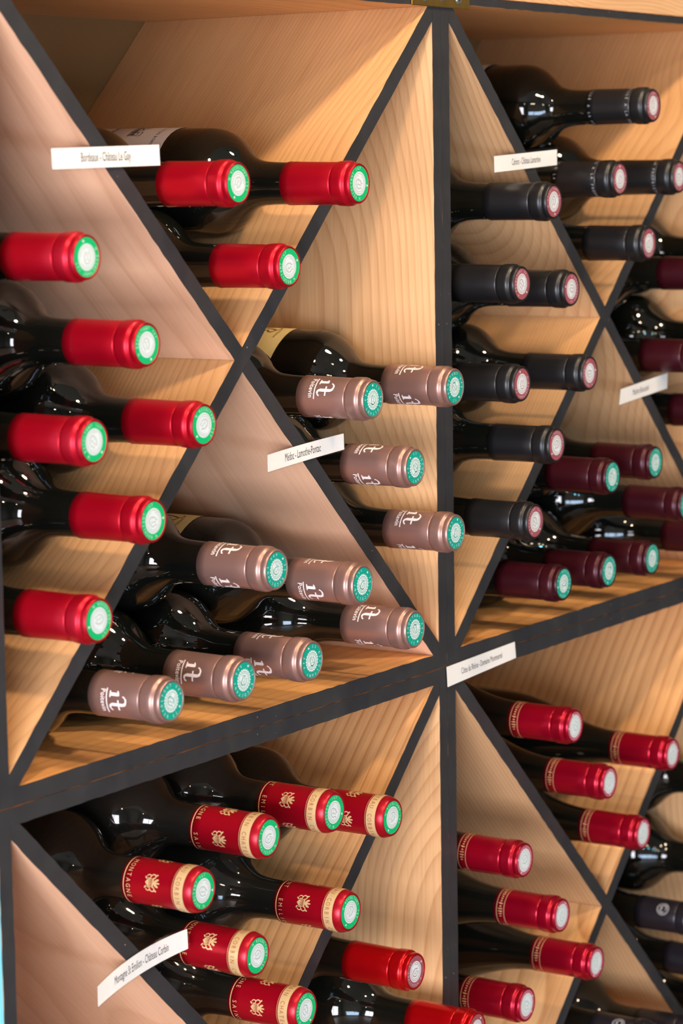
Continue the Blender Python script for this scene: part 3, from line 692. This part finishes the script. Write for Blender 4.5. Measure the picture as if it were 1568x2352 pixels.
GROUP = {'LG': 'red capped bottles with green seals', 'M': 'rose-brown capped bottles with teal seals', 'K': 'black capped bottles', 'T': 'burgundy capped bottles with teal seals',
         'C': 'red capped bottles with gold bands', 'R': 'plain glossy red capped bottles', 'G': 'raspberry capped bottles with white seals', 'D': 'dark bottles of the lower right compartments'}
rnd = random.Random(11)
def place(key, tip, base, roll, label, idx):
    tk = key
    if key == 'K' and idx in (0, 1, 2): tk = 'KT'
    if key == 'D' and idx in (2, 5): tk = 'DE'
    t = TYPES[tk]
    tipv = Vector((tip[0], tip[1], tip[2])); tgt = Vector((base[0], tip[1]+300, base[1]))
    zax = (tipv-tgt).normalized(); xax = Vector((-1, 0, 0)); xax = (xax-zax*xax.dot(zax)).normalized(); yax = zax.cross(xax)
    o = tipv-zax*LEN
    root = empty('wine_bottle'); rot = Matrix((xax, yax, zax)).transposed() @ Matrix.Rotation(-math.radians(roll), 3, 'Z')
    root.matrix_world = Matrix.Translation((o.x*MM, o.y*MM, o.z*MM+Z0)) @ rot.to_4x4()
    tag(root, label, 'bottle', GROUP[key])
    def add(nm, me, par):
        ob = bpy.data.objects.new(nm, me); COL.objects.link(ob); ob.parent = par; return ob
    add('bottle_glass', t['glass'][0], root)
    cp = add('capsule', t['cap'][0], root)
    for nm, me in t['prints']: add(nm, me, cp)
    sr = rnd.uniform(0, 2*math.pi)
    for nm, me in t['seal']:
        s_ = add(nm, me, cp); s_.rotation_euler = (0, 0, sr)
    return root, t
counter = {}
bottles = {}
for key, x, y, z, bx_, bz_, roll, label in BOTTLES:
    i = counter.get(key, 0); counter[key] = i+1
    bottles[key, i] = place(key, (x, y, z), (bx_, bz_), roll, label, i)

def paper(key, idx, phi, d0, d1, half, mat, drop, marks):
    """paper label centred at elevation phi on the body; marks: list of (2-D mesh, u offset, distance, material)"""
    root, t = bottles[key, idx]
    roll = [b for b in BOTTLES if b[0] == key][idx][6]
    me = label_mesh(t['prof'], d0, d1, half, drop)
    lb = finish('paper_label', me, mat, root, True); lb.rotation_euler = (0, 0, math.radians(roll-phi))
    for m2, th, d, m in marks:
        V, F = wrap(m2, lambda z: 36.5, zz(d), .42, math.radians(th))
        finish('label_print', mesh('label_print', V, F), m, lb)
chat = join2d([(stroke2d([(.5, [(-9, -2), (9, -2)]), (.5, [(-8, -2), (-8, 5), (-4, 5), (-4, -2)]), (.5, [(4, -2), (4, 5), (8, 5), (8, -2)]), (.6, [(-4, 3), (0, 6), (4, 3)])]
               + [(1.1, [(-6.6+k*2.2, -1), (-6.6+k*2.2, 2.6)]) for k in range(7)]+[(.5, [(-9, 6.4), (-8, 8), (-4, 8), (-3, 6.4)]), (.5, [(3, 6.4), (4, 8), (8, 8), (9, 6.4)])], 1), (0, 0))])
paper('LG', 1, 72, 136, 222, 84, M_LABEL, 0, [(text2d('GRAND VIN DE BORDEAUX', 3.4, .9, 1.25), 8, 146, M_INK), (chat, 0, 168, M_INK), (text2d('CHATEAU LE GAY', 6, .9), 0, 186, M_INK)])
script = stroke2d([(.9, [(-14, -5), (-12, 3), (-10, 7)]+arc(-8.5, 4.5, 3, 120, -90, 8)+[(-9, 0), (-5, -5)]), (.8, arc(-2, -2.5, 2.4, 0, 360, 10)), (.8, [(1, 0), (2.5, -4.5), (4.5, 0), (6, -4.5), (9, 0)]), (.8, arc(-12, 8.5, 2.4, 200, -20, 8)),
                   (.7, [(9, 0), (11, -4.6), (13, 1), (15, -3), (19, -1)])], 1)
for i_ in (0, 4):
    paper('M', i_, 66, 131, 222, 80, M_CREAM, 10, [(text2d('MEDOC', 3.2, .9, 1.2), 0, 140, M_BROWNINK), (script, 4, 152, M_BROWNINK), (script, -10, 168, M_BROWNINK)])
paper('K', 0, 75, 142, 222, 78, M_LABEL, 0, [(text2d('CAHORS', 4, .9, 1.1), 0, 156, M_INK)])

# ------------------------------------------------------------------ the name cards clipped to the front edges
def card(corners, text, label, tsize, dx=0.0, mid=None, y=-1.6, narrow=.55, lift=(0.0, 0.0), sl=(1.5, 1.2)):
    """corners TL,TR,BR,BL in mm on the rack front (x, z); mid = top and bottom mid points of a bent card"""
    TL, TR, BR, BL = [Vector(c) for c in corners]
    c = (TL+TR+BR+BL)/4
    root = empty('name_card', (c.x*MM, y*MM, Z0+c.y*MM)); tag(root, label, 'sign', 'wine name cards on the rack front')
    Mt, Mb = (Vector(mid[0]), Vector(mid[1])) if mid else ((TL+TR)/2, (BL+BR)/2)
    def pt(u, v):
        q = lambda A, M, B: A*(2*(u-.5)*(u-1))+M*(4*u*(1-u))+B*(2*u*(u-.5))
        P = q(BL, Mb, BR)*(1-v)+q(TL, Mt, TR)*v-c
        return P.x, P.y
    bend = 1.6 if mid else .25
    def dep(u): return -bend*4*(u-.5)**2
    def sheet(u0, u1, v0, v1, dy, th, n=16):
        V, F = [], []
        for i in range(n+1):
            u = u0+(u1-u0)*i/n
            for v in (v0, v1):
                for d in (0, th):
                    x, z = pt(u, v); V.append((x*MM, (dep(u)+dy+d)*MM, z*MM))
        for i in range(n):
            a = i*4; b_ = a+4
            for p_, q_ in ((0, 2), (2, 3), (3, 1), (1, 0)): F.append((a+p_, a+q_, b_+q_, b_+p_))
        F += [(0, 1, 3, 2), (n*4, n*4+2, n*4+3, n*4+1)]
        me = mesh('sheet', V, F); bm = bmesh.new(); bm.from_mesh(me); bmesh.ops.recalc_face_normals(bm, faces=bm.faces); bm.to_mesh(me); bm.free(); return me
    wdt = (TR-TL).length; hgt = (TL-BL).length
    finish('paper_card', sheet(0, 1, 0, 1, 0, .3), M_CARD, root)
    finish('plastic_sleeve', sheet(-1.2/wdt, 1+1.2/wdt, -sl[1]/hgt, 1+sl[0]/hgt, -.35, .2), M_SLEEVE, root)
    V2, F2 = text2d(text, tsize, narrow, 1.0, 0.0)
    V = []
    for x, y_ in V2:
        u, v = .5+(x+dx)/wdt, .5+y_/hgt; X, Z = pt(u, v); V.append((X*MM, (dep(u)-.08)*MM, Z*MM))
    finish('card_lettering', mesh('card_lettering', V, F2), M_INK, root)
card([(-436.0, 374.0), (-334.2, 376.2), (-333.5, 363.7), (-435.3, 362.1)], 'Bordeaux - Château Le Gay', 'white name card reading Bordeaux - Château Le Gay', 7.6, -1, sl=(1.2, 1.0))
card([(-227.7, 177.4), (-137.7, 183.1), (-137.2, 172.2), (-227.6, 166.3)], 'Médoc - Lamothe-Pontac', 'white name card reading Médoc - Lamothe-Pontac', 7.6, -2, mid=((-183.5, 180.3), (-183.5, 169.0)), sl=(1.8, .8))
card([(72.3, 367.8), (168.6, 372.6), (168.5, 360.8), (72.7, 356.0)], 'Cahors - Château Lamartine', 'cream name card reading Cahors - Château Lamartine', 7.0, 0, sl=(2.0, 4.0))
card([(-3.2, 0.0), (97.6, 2.5), (99.4, -10.2), (-1.9, -15.0)], 'Côtes du Rhône - Domaine Montmartel', 'white name card reading Côtes du Rhône - Domaine Montmartel', 7.0, 0, sl=(1.5, 1.2), narrow=.53)
card([(-417.3, -125.1), (-326.8, -112.7), (-326.2, -125.6), (-417.4, -137.6)], 'Montagne St Emilion - Château Corbin', 'bent white name card reading Montagne St Emilion - Château Corbin', 7.0, 1, mid=((-374.5, -115.6), (-374.5, -129.6)), sl=(1.6, .8), narrow=.50)
card([(274.9, 180.8), (359.9, 187.8), (359.1, 175.0), (272.1, 168.4)], 'Madiran Bouscassé', 'blurred name card with a blue glare near the right picture edge', 7.0, -6, sl=(1.0, .5))
